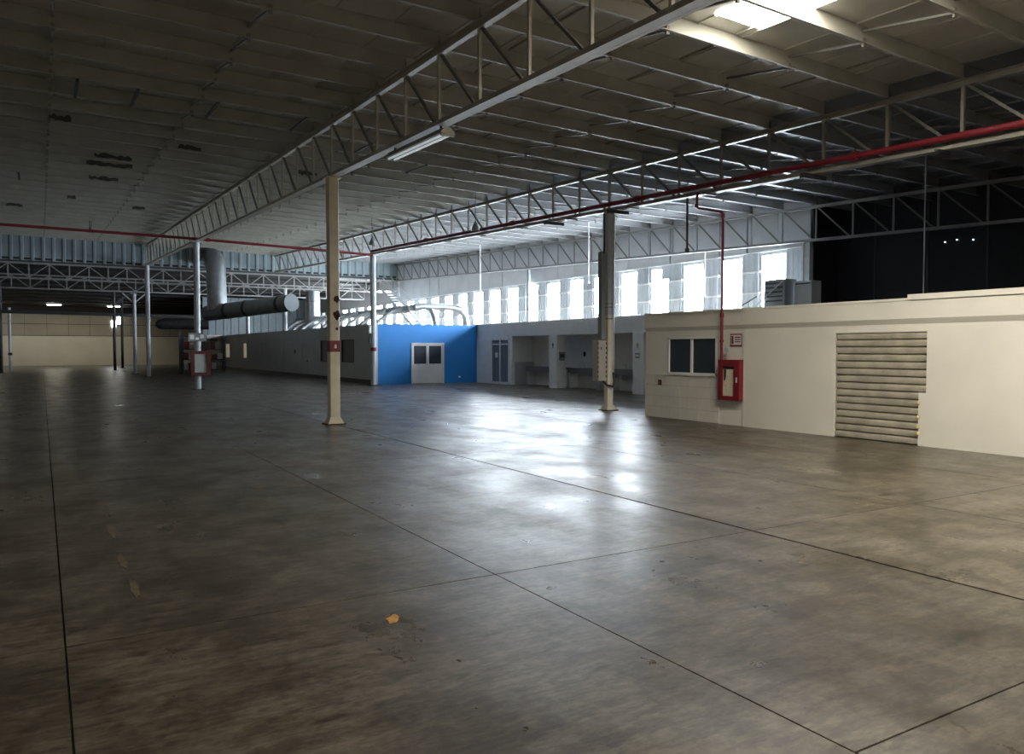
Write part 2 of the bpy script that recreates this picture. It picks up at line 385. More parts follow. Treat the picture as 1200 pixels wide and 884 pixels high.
# low bay behind the cross truss
lr = struct('ceiling_low', 'dark low roof of the far bay', (0, YEND, 7), 'ceiling')
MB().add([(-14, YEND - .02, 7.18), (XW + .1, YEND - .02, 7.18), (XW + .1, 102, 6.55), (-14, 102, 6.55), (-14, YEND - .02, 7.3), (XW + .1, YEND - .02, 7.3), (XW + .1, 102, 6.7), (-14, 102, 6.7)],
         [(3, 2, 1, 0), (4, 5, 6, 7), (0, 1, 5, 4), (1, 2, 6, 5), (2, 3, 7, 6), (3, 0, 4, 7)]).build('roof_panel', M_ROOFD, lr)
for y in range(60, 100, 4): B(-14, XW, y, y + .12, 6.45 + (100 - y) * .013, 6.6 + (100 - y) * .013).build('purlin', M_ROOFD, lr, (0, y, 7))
wf = struct('wall_far', 'far cream wall of white block below beige sheeting', (0, 100, 0))
B(-14, 23.4, 100, 100.3, -.02, 3.3).build('block_wall', M_FARW, wf)
B(-14, 23.4, 100.2, 100.3, 3.2, 7.2).build('backing', M_DARK, wf)
x = -14.
while x < 23: B(x, x + 2.05, 100.02, 100.2, 3.3, 5.9).build('beige_sheet', M_FARB, wf, (x, 100, 3.3)); x += 2.08
B(-14, 23.4, 99.96, 100.1, 3.27, 3.33).build('rail', M_DARK, wf); B(-14, 23.4, 99.96, 100.1, 4.55, 4.6).build('rail', M_DARK, wf)
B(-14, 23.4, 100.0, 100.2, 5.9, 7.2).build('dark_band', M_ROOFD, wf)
wd = struct('window_30', 'small bright daylight window in the far beige wall', (7.4, 99.9, 4.6))
for a in (-.55, .05): B(7.4 + a, 7.4 + a + .48, 99.9, 99.96, 4.35 + (.35 if a > 0 else 0), 5.3 + (.2 if a > 0 else -.25)).build('pane', M_FARPANE, wd)
mb = MB()
for a in (-.62, 0, .6): mb.box(7.4 + a - .02, 7.4 + a + .02, 99.86, 99.97, 4.3, 5.55)
mb.build('window_frame', M_DARK, wd)

# ------------------------------------------------------------------ trusses
def truss(x, k0, k1, zb0, ms, label, cs=.10, vs_=.055, skip=()):
    """zb0: z of the bottom chord centre at Y0; the top chord lies under the purlins"""
    t = thing('roof_truss', label, 'truss', (x, yk(k0), zb0 + SL * (yk(k0) - Y0)))
    zt = lambda y: ztop(x, y) - cs / 2 - .004
    zb = lambda y: zb0 + SL * (y - Y0)
    ya, yb = yk(k0) - .1, yk(k1) + .1
    for nm, zf in (('top_chord', zt), ('bottom_chord', zb)):
        mb = MB()
        for sx in (-1, 1):   # double angle
            mb.bar((x + sx * .048, ya, zf(ya)), (x + sx * .048, yb, zf(yb)), .014, cs)
            off = (cs / 2 - .007) * (-1 if nm == 'bottom_chord' else 1)
            mb.bar((x + sx * .075, ya, zf(ya) + off), (x + sx * .075, yb, zf(yb) + off), .055, .014)
        mb.bar((x, ya, zf(ya)), (x, yb, zf(yb)), .105, cs * .98)
        mb.build(nm, ms, t)
    H_ = zt(Y0) - zb(Y0)
    mv = MB().box(-vs_ / 2, vs_ / 2, -vs_ / 2, vs_ / 2, 0, H_).mesh('vertical', ms)
    md = MB().bar((0, -DY + .13, SL * -DY + .03), (0, -.06, H_ - .03), vs_ * .9, vs_ * .9).mesh('diagonal', mat('diagonal_backlit', (.15, .145, .13), .5))  # diagonals coloured darker to look backlit against the bright roof
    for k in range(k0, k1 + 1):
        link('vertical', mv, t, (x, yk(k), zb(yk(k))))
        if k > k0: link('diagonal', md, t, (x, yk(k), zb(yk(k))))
    return t
truss(XA, -14, 26, 5.80, M_TRUSSA, 'cream roof truss along the left bay carried by the bare cream post', .10, .048)
truss(XB, -14, 26, 5.74, M_TRUSS, 'cream roof truss with the red sprinkler pipe along its bottom chord')
truss(XC, -14, 26, 5.54, mat('truss_grey_shaded', (.25, .25, .245), .5), 'pale roof truss running along the white boards above the windows', .09, .05)  # truss colour darkened so it stays dim in the dark area
def cross_truss(y, x0, x1, zb, zt, label, m):
    t = thing('cross_truss', label, 'truss', (x0, y, zb))
    for nm, z in (('top_chord', zt), ('bottom_chord', zb)): MB().bar((x0, y, z), (x1, y, z), .1, .1).build(nm, m, t)
    n = int((x1 - x0) / 1.05); st = (x1 - x0) / n
    mv = MB().box(-.035, .035, -.035, .035, 0, zt - zb).mesh('vertical', m)
    d1 = MB().bar((0, 0, .03), (st, 0, zt - zb - .03), .055, .055).mesh('diagonal', m)
    d2 = MB().bar((0, 0, zt - zb - .03), (st, 0, .03), .055, .055).mesh('diagonal', m)
    for q in range(n + 1):
        link('vertical', mv, t, (x0 + q * st, y, zb))
        if q < n: link('diagonal', d1 if q % 2 else d2, t, (x0 + q * st, y, zb))
cross_truss(YEND - .15, -8, 22.8, 6.05, 6.95, 'white lattice girder under the ribbed end cladding', M_GIRD)
cross_truss(YEND + 6, -8, 22.8, 5.85, 6.75, 'white lattice girder standing in the dark behind the first girder', M_GIRD)

# ------------------------------------------------------------------ columns
def column(x, y, top, label, kind, w_=.27):
    t = thing('column', label, 'column', (x, y, 0)); h = w_ / 2
    if kind == 'cream':
        MB().cham(x - h, x + h, y - h, y + h, .02, top, .015).build('shaft', M_COLC, t)
        zb = [(h + .02, .30), (h + .10, .02)]
        vs = [(x + sx * r, y + sy * r, z) for r, z in ((h + .07, .02), (h + .006, .17)) for sx, sy in ((-1, -1), (1, -1), (1, 1), (-1, 1))]
        MB().add(vs, [(3, 2, 1, 0), (4, 5, 6, 7), (0, 1, 5, 4), (1, 2, 6, 5), (2, 3, 7, 6), (3, 0, 4, 7)]).build('flared_foot', M_COLC, t)
        MB().cham(x - h - .11, x + h + .11, y - h - .11, y + h + .11, 0, .025, .008).build('base_plate', M_RUST, t)
        B(x - h - .06, x + h + .06, y - h - .06, y + h + .06, top - .02, top).build('cap_plate', M_COLC, t)
        B(x + h - .0, x + h + .025, y - .02, y + .02, .6, top - .1).build('conduit', M_WHITE, t)
    else:
        MB().tube([(x, y, .02), (x, y, top)], h, 14).build('shaft', M_COLG if kind == 'grey' else M_DARK, t)
        MB().cham(x - h - .12, x + h + .12, y - h - .12, y + h + .12, 0, .03, .008).build('base_plate', M_DARK, t)
        B(x - h - .08, x + h + .08, y - h - .08, y + h + .08, top - .03, top).build('cap_plate', M_COLG if kind == 'grey' else M_DARK, t)
    return t
zA = lambda y: 5.80 + SL * (y - Y0) - .05
zB = lambda y: 5.74 + SL * (y - Y0) - .05
y2, y3 = yk(13), yk(26)
a1 = column(XA, Y0, zA(Y0), 'bare cream square post with a red band and rust patches', 'cream', .235)
h = .1175
o = MB().box(XA - h - .004, XA + h + .004, Y0 - h - .004, Y0 + h + .004, 1.70, 1.96).build('red_band', M_RED, a1); o['label'] = 'red band'
mk = MB(); yf = Y0 - h - .0045
for (dx, dz, rr) in ((.012, .020, .026), (.012, -.022, .032)):
    mk.add([(XA + dx + rr * math.cos(2 * PI * k / 12), yf - .003, 1.83 + dz + rr * math.sin(2 * PI * k / 12)) for k in range(12)] + [(XA + dx + rr * math.cos(2 * PI * k / 12), yf, 1.83 + dz + rr * math.sin(2 * PI * k / 12)) for k in range(12)],
           [tuple(range(12)), tuple(range(12, 24))] + [(k, (k + 1) % 12, 12 + (k + 1) % 12, 12 + k) for k in range(12)])
mk.build('white_mark', M_WHITE, a1)
for z, rr in ((2.93, .10), (2.57, .12), (2.50, .07), (2.24, .05)):
    pts = []; rd = random.Random(int(z * 100))
    for k in range(12): a = 2 * PI * k / 12; r = rr * rd.uniform(.6, 1.05); pts.append((XA + .05 + r * .8 * math.cos(a), z + r * math.sin(a)))
    MB().extr(pts, 'y', yf - .012, yf + .006).build('rust_patch', M_RUST, a1)
column(XA, y2, zA(y2), 'grey pipe column carrying the red framed board', 'grey', .26)
column(XA, y3 - .2, zA(y3), 'grey pipe column where the left truss meets the end wall', 'grey', .26)
b1 = column(XB, Y0, zB(Y0), 'cream post with a vented electrical box and conduits beside the cream room', 'cream', .20)
o = B(XB - .125, XB + .125, Y0 - .125, Y0 + .125, 2.75, zB(Y0) - .03).build('grey_casing', M_COLG, b1); o['label'] = 'grey painted upper casing'
B(XB - .27, XB - .127, Y0 - .02, Y0 + .16, 2.05, 4.55).build('cable_trunk', M_DUCTP, b1)
MB().tube([(XB - .22, Y0 - .06, 4.5), (XB - .22, Y0 - .06, zB(Y0) - .05)], .025, 8).build('conduit', M_DARK, b1)
MB().tube([(XB + .06, Y0 - .15, 1.0), (XB + .06, Y0 - .15, zB(Y0) - .05)], .022, 8).build('conduit', M_ALU, b1)
MB().tube([(XB - .22, Y0 - .02, .86), (XB - .18, Y0 - .17, .74), (XB, Y0 - .22, .70), (XB + .08, Y0 - .17, .85), (XB + .06, Y0 - .15, 1.1)], .035, 8).build('flexible_conduit', M_DARK, b1)
for z in (2.62, 2.95, 3.05): MB().box(XB - .135, XB + .135, Y0 - .135, Y0 + .135, z, z + .03).build('strap', M_DUCTP, b1)
pb = MB().cham(XB - .42, XB - .105, Y0 - .06, Y0 + .22, .85, 2.02, .012).build('electrical_box', M_BEIGE, b1)
for q in range(8):
    z = .95 + q * .135
    B(XB - .43, XB - .405, Y0 - .065, Y0 - .055, z, z + .07).build('vent_slot', M_BLACK, pb)
    B(XB - .15, XB - .12, Y0 - .066, Y0 - .055, z, z + .07).build('vent_slot', M_BLACK, pb)
B(XB - .33, XB - .30, Y0 - .072, Y0 - .058, 1.75, 1.82).build('latch', M_DARK, pb)
b2 = column(XB, y2, zB(y2), 'grey pipe column at the corner of the blue room', 'grey', .28)
o = MB().tube([(XB, y2, 1.68), (XB, y2, 1.86)], .146, 14).build('red_band', M_RED, b2)
B(XB - .24, XB - .12, y2 - .08, y2 + .08, 2.55, 2.95).build('junction_box', M_WHITE, b2)
B(XB - .22, XB - .12, y2 - .06, y2 + .06, 2.05, 2.35).build('switch_box', M_DARK, b2)
column(14.6, y3 - .2, 6.0, 'grey pipe column rising behind the grey room beneath the end cladding', 'grey', .26)
c1 = thing('corner_post', 'pale steel post ending the window wall beside the dark opening', 'column', (XC, 18.3, 0))
for dy in (-.16, .10): B(XC - .05, XC + .12, 18.3 + dy, 18.3 + dy + .08, 0, 5.49).build('flange', M_COLG, c1)
B(XC, XC + .04, 18.2, 18.4, .0, 5.49).build('web', M_COLG, c1)
for q, yy in enumerate((y2, y3 - .4)):
    c = thing('wall_post', ['pale steel post on the window wall behind the blue room', 'pale steel post where the window wall meets the end cladding'][q], 'column', (XC, yy, 0))
    for dy in (-.1, .05): B(XC - .06, XC + .1, yy + dy, yy + dy + .05, 0, 5.44 + SL * (yy - Y0)).build('flange', M_COLG, c)
    B(XC, XC + .03, yy - .08, yy + .08, 0, 5.44 + SL * (yy - Y0)).build('web', M_COLG, c)
for (x, y, top, lab, kd) in [(-2.6, 70, 6.9, 'dark column in the far bay beside a white pipe', 'dark'), (5.3, 74, 6.8, 'dark column with diagonal knee brace in the far bay', 'dark'), (6.6, 83, 6.8, 'dark column standing before the bright far window', 'dark'), (5.7, 61.6, 5.75, 'pale braced column under the second lattice girder', 'grey'),
                              (14.72, 67, 5.75, 'pale braced column seen above the grey room roof', 'grey')]:
    c = column(x, y, top, lab, kd, .24)
    if kd == 'grey':
        for sx in (-1, 1): MB().bar((x, y, top - .7), (x + sx * .75, y, top), .08, .08).build('knee_brace', M_COLG, c)
    if 'knee' in lab: MB().bar((x, y, 5.6), (x + 1.6, y, 6.75), .14, .14).build('knee_brace', M_DARK, c)
pw = thing('white_pipe', 'white downpipe standing by the dark far column', 'pipe', (-2.2, 76, 0))
MB().tube([(-2.2, 76, 0), (-2.2, 76, 5.2)], .11, 10).build('pipe', M_WHITE, pw); B(-2.35, -2.05, 75.85, 76.15, 1.3, 1.5).build('collar', M_DARK, pw)
o = thing('dark_beam', 'dark beam crossing the far bay in front of the beige sheeting', 'beam', (-10, 66, 4.4))
MB().bar((-10, 66, 4.5), (12.5, 66, 4.3), .16, .2).build('beam', M_DARK, o); MB().bar((-10, 66, 4.62), (12.5, 66, 4.42), .24, .03).build('flange', M_DARK, o)

# ------------------------------------------------------------------ blue / grey room
RT = 3.05
wb = struct('wall_blue', 'bright blue painted partition wall', (14.4, 37, 0))
B(14.4, 16.2, 37, 37.12, 0, RT).box(18.05, 20.25, 37, 37.12, 0, RT).box(16.2, 18.05, 37, 37.12, 2.1, RT).build('wall_panel', M_BLUE, wb)
B(18.9, 19.02, 36.975, 37, .28, .36).build('outlet', M_WHITE, wb)
wg = struct('wall_grey', 'long grey partition wall with windows along the aisle', (14.4, 56, 0))
GW = [(40.2, 42.2, 0), (44.6, 46.0, 0), (52.5, 54.5, 1), (58.9, 60.9, 1), (65.6, 67.0, 2), (72.3, 74.2, 2)]
ops = sorted([(a, b, 1.05, 2.3) for a, b, _ in GW] + [(48.5, 50.2, 0, 2.15)])
mb = MB(); py = 37.0
for a, b, z0, z1 in ops:
    mb.box(14.3, 14.4, py, a, 0, RT)
    if z0 > 0: mb.box(14.3, 14.4, a, b, 0, z0)
    mb.box(14.3, 14.4, a, b, z1, RT); py = b
mb.box(14.3, 14.4, py, 76, 0, RT); mb.build('wall_panel', M_GREYW, wg)
B(14.27, 14.3, 37, 76, 0, .22).build('skirting', M_DARK, wg)
for a in (43.3, 47.3, 51.4, 56.7, 62.9): B(14.275, 14.3, a, a + .35, 1.5, 1.75).build('wall_switch', M_GREYW if a != 51.4 else M_DARK, wg)
B(14.4, XW - .1, 37.12, 76, RT - .1, RT - .002).build('room_roof', M_SIDEW, wg)
wi = 40
for a, b, kind in GW:
    wd = struct('window_%d' % wi, ['dark glazed window in the grey partition wall', 'dim grey blind window in the grey partition wall', 'narrow warmly lit window at the far end of the grey partition'][kind], (14.35, a, 1.05)); wi += 1
    B(14.33, 14.35, a + .04, b - .04, 1.09, 2.26).build('pane', [M_GLASSD, M_GREYW, M_ROOMLIT][kind], wd)
    B(14.28, 14.38, a, a + .05, 1.05, 2.3).box(14.28, 14.38, b - .05, b, 1.05, 2.3).box(14.28, 14.38, a, b, 1.05, 1.09).box(14.28, 14.38, a, b, 2.26, 2.3).build('window_frame', M_DARK if kind == 0 else M_GREYW, wd)
dd = struct('door_1', 'white double door with dark upper panes in the blue wall', (17.1, 37, 0))
B(16.2, 16.27, 36.96, 37.1, 0, 2.1).box(17.98, 18.05, 36.96, 37.1, 0, 2.1).box(16.27, 17.98, 36.96, 37.1, 2.03, 2.1).build('door_frame', M_WHITE, dd)
for a, b in ((16.28, 17.12), (17.13, 17.97)):
    lf = B(a, b, 37.0, 37.05, .02, 1.02).box(a, a + .07, 37.0, 37.05, 1.02, 2.02).box(b - .07, b, 37.0, 37.05, 1.02, 2.02).box(a + .07, b - .07, 37.0, 37.05, 1.95, 2.02).build('door_leaf', M_WHITE, dd)
    B(a + .07, b - .07, 37.02, 37.035, 1.02, 1.95).build('pane', M_GLASSD, lf)
    B(a + .3, a + .36, 36.97, 37.0, .95, 1.0).build('handle', M_ALU, lf)
dd = struct('door_2', 'plain grey door in the grey partition wall', (14.35, 49.3, 0))
B(14.29, 14.38, 48.5, 48.57, 0, 2.15).box(14.29, 14.38, 50.13, 50.2, 0, 2.15).box(14.29, 14.38, 48.57, 50.13, 2.08, 2.15).build('door_frame', M_GREYW, dd)
lf = B(14.32, 14.36, 48.58, 50.12, .01, 2.07).build('door_leaf', M_GREYW, dd); B(14.26, 14.32, 48.7, 48.8, 1.0, 1.08).build('handle', M_DARK, lf)
dd = struct('door_3', 'pale door standing at the far end of the grey room', (13.6, 76, 0))
B(13.0, 14.3, 76, 76.1, 0, 3.1).build('door_leaf', M_BEIGE, dd); B(13.3, 13.9, 75.96, 76, 2.5, 2.75).build('sign_plate', M_DARK, dd)
wq = struct('wall_backdrop', 'grey ribbed sheet wall closing the bay behind the grey room', (13, 78, 0))
x = 13.0
while x < XW - .1:
    MB().extr(clad_prof(x, min(x + .7, XW - .05), 78), 'z', 0, 6.7).build('cladding_panel', M_CLADD, wq, (x, 78, 0)); x += .7

# ------------------------------------------------------------------ alcove block
wv = struct('wall_alcove', 'grey-white low block with wide openings, pillars and a flat parapet', (20, 28, 0))
XV = 20.0; AT = 3.08; LI = 2.42
mb = B(XV, XV + .15, 16.2, 37.0, LI, AT)
mb.box(XV, XV + .15, 35.4, 37.0, 0, LI).box(XV, XV + .15, 33.3, 33.6, 0, LI).box(XV, XV + .15, 16.2, 18.0, 0, LI)
mb.build('parapet_wall', M_WHITE, wv)
B(XV, XV + .15, 33.6, 35.4, 2.3, LI).build('lintel', M_WHITE, wv)
for a, b in ((29.35, 29.98), (23.4, 24.05)): MB().cham(XV - .02, XV + .5, a, b, 0, LI, .01).build('pillar', M_WHITE, wv)
XQ = 21.3
B(XV + .15, XQ, 33.302, 33.45, 1.15, LI).build('side_wall', M_WHITE, wv)
B(XV + .15, XQ, 33.28, 33.45, 0, 1.15).build('tiled_dado', M_DADO, wv)
B(XQ, XQ + .2, 16.2, 33.3, 1.15, LI).build('rear_wall', M_WHITE, wv); B(XQ - .02, XQ + .2, 16.2, 33.3, 0, 1.15).build('tiled_dado', M_WHITE, wv)
B(XQ - .75, XQ, 27.0, 27.15, 0, LI).build('partition', M_DADO, wv)
B(XV + .15, XW - .05, 16.2, 37.0, AT - .25, AT - .1).build('block_roof', M_SIDEW, wv)
B(XV + .15, XW - .05, 16.2, 37.0, LI, LI + .04).build('soffit', M_WHITE, wv)
B(XV, XW, 36.85, 37.0, LI, AT).build('end_wall', M_WHITE, wv)
dd = struct('door_4', 'glazed double sliding door in white frames beside the blue wall', (XV, 34.5, 0))
mb = MB()
for y in (33.6, 34.46, 35.33): mb.box(XV - .03, XV + .1, y, y + .07, 0, 2.3)
mb.box(XV - .03, XV + .1, 33.6, 35.4, 2.24, 2.3).box(XV - .03, XV + .1, 33.6, 35.4, 2.0, 2.06).box(XV - .03, XV + .1, 33.6, 35.4, 0, .12); mb.build('door_frame', M_WHITE, dd)
for a, b in ((33.67, 34.46), (34.53, 35.33)): B(XV + .02, XV + .04, a, b, .12, 2.0).build('pane', M_GLASSG, dd); B(XV + .02, XV + .04, a, b, 2.06, 2.24).build('pane', M_GLASSG, dd)
B(XV - .01, XV + .015, 34.75, 34.98, 1.35, 1.6).build('notice', M_WHITE, dd)
M_STONE = mat('counter_stone', (.20, .20, .21), .4, 0, .1, 5)
for lab, (a, b) in (('grey wash counter with tap sinks beside the tiled side wall', (30.0, 33.2)), ('grey wash counter with tap sinks between the pillars', (27.3, 29.6)), ('grey wash counter with tap sinks beyond the partition', (23.0, 26.6))):
    t = thing('wash_counter', lab, 'counter', ((XQ + .4) - .65, (a + b) / 2, 0), 'wash counters in the alcove')
    B((XQ + .4) - .95, (XQ + .4) - .4, a, b, .84, .92).build('counter_top', M_STONE, t); B((XQ + .4) - .95, (XQ + .4) - .9, a, b, .70, .84).build('apron', M_STONE, t)
    B((XQ + .4) - .9, (XQ + .4) - .4, a + .02, a + .1, 0, .84).build('support', M_WHITE, t); B((XQ + .4) - .9, (XQ + .4) - .4, b - .1, b - .02, 0, .84).build('support', M_WHITE, t)
    n = 3 if b - a > 3 else 2
    for q in range(n):
        yc = a + (q + .5) * (b - a) / n
        MB().tube([((XQ + .4) - .68, yc, .86), ((XQ + .4) - .68, yc, .8), ((XQ + .4) - .68, yc, .68)], [.2, .19, .1], 12).build('basin', M_WHITE, t)
        MB().tube([((XQ + .4) - .45, yc, .92), ((XQ + .4) - .45, yc, 1.1), ((XQ + .4) - .5, yc, 1.14), ((XQ + .4) - .58, yc, 1.1)], .015, 8).build('tap', M_ALU, t)
        MB().tube([((XQ + .4) - .68, yc, .68), ((XQ + .4) - .68, yc, .5), ((XQ + .4) - .5, yc, .45), ((XQ + .4) - .41, yc, .45)], .02, 8).build('trap_pipe', M_ALU, t)
for q, (y, z, lab) in enumerate([(29.0, 1.45, 'dark soap dispenser on the alcove rear wall'), (28.1, 1.62, 'pale soap dispenser on the alcove rear wall'), (25.0, 1.4, 'dark towel dispenser on the alcove rear wall')]):
    t = thing('dispenser', lab, 'dispenser', ((XQ + .4) - .4, y, z)); B((XQ + .4) - .45, (XQ + .4) - .35, y - .06, y + .06, z, z + .2).build('body', M_BLACK if q != 1 else M_WHITE, t); B((XQ + .4) - .44, (XQ + .4) - .36, y - .03, y + .03, z - .04, z).build('nozzle', M_ALU, t)
def sign(x, y, z, wy, hz, lab, marks, mm=M_DARK, border=None, base=M_WHITE):
    t = thing('sign', lab, 'sign', (x, y, z))
    B(x - .008, x, y - wy / 2, y + wy / 2, z, z + hz).build('plate', base, t)
    mb = MB()
    for (u0, u1, v0, v1) in marks: mb.box(x - .0105, x - .008, y + wy / 2 - u1 * wy, y + wy / 2 - u0 * wy, z + v0 * hz, z + v1 * hz)
    mb.build('print', mm, t); return t
pic = [(.3, .42, .1, .5), (.58, .7, .1, .5), (.25, .75, .5, .72), (.4, .6, .76, .92)]
sign(XV - .02, 29.66, 1.78, .28, .32, 'small pictogram sign on the pillar between wash alcoves', pic, M_DARK)
sign(XV - .02, 23.75, 1.78, .26, .26, 'small pictogram sign on the pillar beside the cream room', pic, M_DUCTP)
t = thing('sign', 'dark notice plate on the near face of the middle pillar', 'sign', (XV + .25, 29.34, 1.25)); B(XV + .1, XV + .42, 29.335, 29.35, 1.25, 1.65).build('plate', M_DUCTP, t); B(XV + .14, XV + .38, 29.33, 29.336, 1.4, 1.55).build('print', M_DARK, t)
t = thing('sign', 'dark notice plate on the pillar beside the cream room', 'sign', (XV - .03, 23.75, 1.35)); B(XV - .03, XV - .02, 23.62, 23.88, 1.42, 1.62).build('plate', M_DUCTP, t); B(XV - .034, XV - .03, 23.66, 23.84, 1.48, 1.56).build('print', M_WHITE, t)

# ------------------------------------------------------------------ cream room
XR = 13.7
wc = struct('wall_cream', 'cream plastered room wall with a projecting top band', (XR, 10, 0))
WY0, WY1, WZ0, WZ1 = 13.40, 15.08, 1.14, 2.06
YL = 15.95; YM = 12.56; YR = -6.0
mb = B(XR, XR + .15, WY1, YL, 0, 2.66).box(XR, XR + .15, YM, WY0, 0, 2.66).box(XR, XR + .15, WY0, WY1, 0, WZ0).box(XR, XR + .15, WY0, WY1, WZ1, 2.66)
mb.build('wall_panel', M_CREAM, wc)
SY0, SY1, SYM, SZ, SZM = 8.26, 10.16, 8.40, 2.08, .97
mb = B(XR - .03, XR + .15, SY1, YM, 0, 2.70).box(XR - .03, XR + .15, YR, SY0, 0, 2.70).box(XR - .03, XR + .15, SY0, SY1, SZ, 2.70).box(XR - .03, XR + .15, SY0, SYM, 0, SZM)
mb.build('wall_panel', M_CREAM, wc)
def band(y0, y1, x, z0, z1):
    MB().extr([(x, z0), (x - .05, z0 + .10), (x - .05, z1), (x, z1 + .0)], 'y', y0, y1).build('top_band', M_CREAM, wc)
band(YM, YL, XR, 2.22, 2.60); band(YR, YM, XR - .03, 2.22, 2.64)
B(XR - .10, XR + .16, YR, 8.6, 2.66, 2.76).build('coping', M_CREAM, wc); B(XR - .06, XR + .16, 8.6, YL, 2.655, 2.70).build('coping', M_CREAM, wc)
B(XR + .15, 19.9, YL - .12, YL, 0, 2.66).build('side_wall', M_CREAM, wc)
B(XR + .15, 24.9, YR, YL, 2.45, 2.6).build('room_roof', M_ROOFD, wc)
B(XR - .004, XR - .0005, 13.30, YL, 0, 1.12).build('grout_bed', M_GROUT, wc)
tw = (YL - 13.30) / 8; th = 1.12 / 4
tm = MB().cham(-.018, 0, .004, tw - .004, .004, th - .004, .003).mesh('tile', M_TILE)
for a in range(8):
    for b in range(4): link('tile', tm, wc, (XR - .002, 13.30 + a * tw, b * th))
B(XR - .035, XR - .018, 15.30, 15.42, .84, .98).build('outlet', M_RUST, wc)
wd = struct('window_50', 'white framed sliding window with dark panes in the cream wall', (XR, 14.2, WZ0))
mb = B(XR - .02, XR + .1, WY0, WY0 + .045, WZ0, WZ1).box(XR - .02, XR + .1, WY1 - .045, WY1, WZ0, WZ1).box(XR - .02, XR + .1, WY0, WY1, WZ0, WZ0 + .045).box(XR - .02, XR + .1, WY0, WY1, WZ1 - .045, WZ1)
mb.build('window_frame', M_WHITE, wd)
ym = (WY0 + WY1) / 2 + .02
B(XR + .0, XR + .06, ym - .03, ym + .03, WZ0 + .04, WZ1 - .04).build('mullion', M_WHITE, wd)
B(XR + .04, XR + .05, WY0 + .04, ym, WZ0 + .04, WZ1 - .04).build('pane', M_GLASSD, wd); B(XR + .02, XR + .03, ym, WY1 - .04, WZ0 + .04, WZ1 - .04).build('pane', M_GLASSD, wd)
B(XR - .05, XR + .1, WY0 - .03, WY1 + .03, WZ0 - .03, WZ0).build('window_sill', M_CREAM, wd)
# corrugated sheet closing an old opening
sh = thing('corrugated_panel', 'horizontal corrugated metal sheet closing the opening in the cream wall', 'panel', (XR, 9.2, 0))
B(XR + .06, XR + .10, SY0, SY1, 0, SZ).build('backing', M_SHUT, sh)
n = 15; st = SZ / n
for q in range(n):
    z0 = q * st; y0 = (SYM if z0 + st * .6 < SZM else SY0) - .02 + random.uniform(-.012, .012); y1 = SY1 + random.uniform(-.01, .03)
    MB().extr([(XR + .06, z0), (XR + .03, z0 + .006), (XR - .012, z0 + .022), (XR - .022, z0 + st * .5), (XR - .022, z0 + st - .022), (XR + .03, z0 + st - .006), (XR + .06, z0 + st)], 'y', y0 + .02, y1 - .03).build('slat', M_SHUT, sh)
for z in (.22, .34, .52, .78): MB().tube([(XR - .03, SYM + .0, z - .03), (XR - .045, SYM - .005, z), (XR - .03, SYM, z + .03)], [.02, .035, .02], 8).build('foam_bead', M_FOAM, sh)
# fire hose cabinet
fc = thing('hose_cabinet', 'red fire hose cabinet with glass front on the cream wall', 'fire cabinet', (XR, 12.92, .58))
a, b, z0, z1 = 12.57, 13.22, .58, 1.52; XF = XR - .15
B(XF + .03, XR - .0, a, a + .02, z0, z1).box(XF + .03, XR, b - .02, b, z0, z1).box(XF + .03, XR, a, b, z0, z0 + .02).box(XF + .03, XR, a, b, z1 - .02, z1).box(XR - .02, XR - .002, a, b, z0, z1).build('body', M_RED, fc)
dr = B(XF, XF + .03, a, a + .17, z0, z1).box(XF, XF + .03, b - .13, b, z0, z1).box(XF, XF + .03, a + .17, b - .13, z0, z0 + .1).box(XF, XF + .03, a + .17, b - .13, z1 - .16, z1).build('door', M_RED, fc)
B(XF - .02, XF, a + .06, a + .09, 1.0, 1.12).build('handle', M_ALU, dr)
hm = MB()
B(XR - .115, XR - .03, a + .14, b - .1, z1 - .22, z1 - .17).build('hose_rack', M_DARK, fc)
for q in range(7):
    yy = a + .15 + q * .066
    MB().tube([(XR - .08, yy, z1 - .2), (XR - .085, yy + .01 * (q % 2), 1.0), (XR - .08, yy + .01, z0 + .1), (XR - .08, yy + .02, z0 + .06), (XR - .07, yy + .025, z0 + .1)], .032, 8).build('hose', M_HOSE, fc)
MB().tube([(XR - .10, b - .19, z1 - .2), (XR - .105, b - .18, 1.15), (XR - .10, b - .16, 1.0)], [.035, .03, .012], 8).build('nozzle', M_DARK, fc)
sg = thing('sign', 'white fire hose sign with red border and pictogram above the cabinet', 'sign', (XR, 12.80, 1.84))
B(XR - .008, XR, 12.62, 12.98, 1.82, 2.12).build('plate', M_WHITE, sg)
mb = MB()
for u0, u1, v0, v1 in [(12.62, 12.98, 1.82, 1.86), (12.62, 12.98, 2.09, 2.12), (12.62, 12.645, 1.82, 2.12), (12.955, 12.98, 1.82, 2.12), (12.88, 12.94, 1.88, 2.07), (12.67, 12.85, 2.02, 2.05), (12.67, 12.85, 1.97, 1.995), (12.67, 12.85, 1.92, 1.945)]: mb.box(XR - .011, XR - .008, u0, u1, v0, v1)
mb.build('print', M_RED, sg)
# seam between the two wall builds is the 3 cm step already modelled

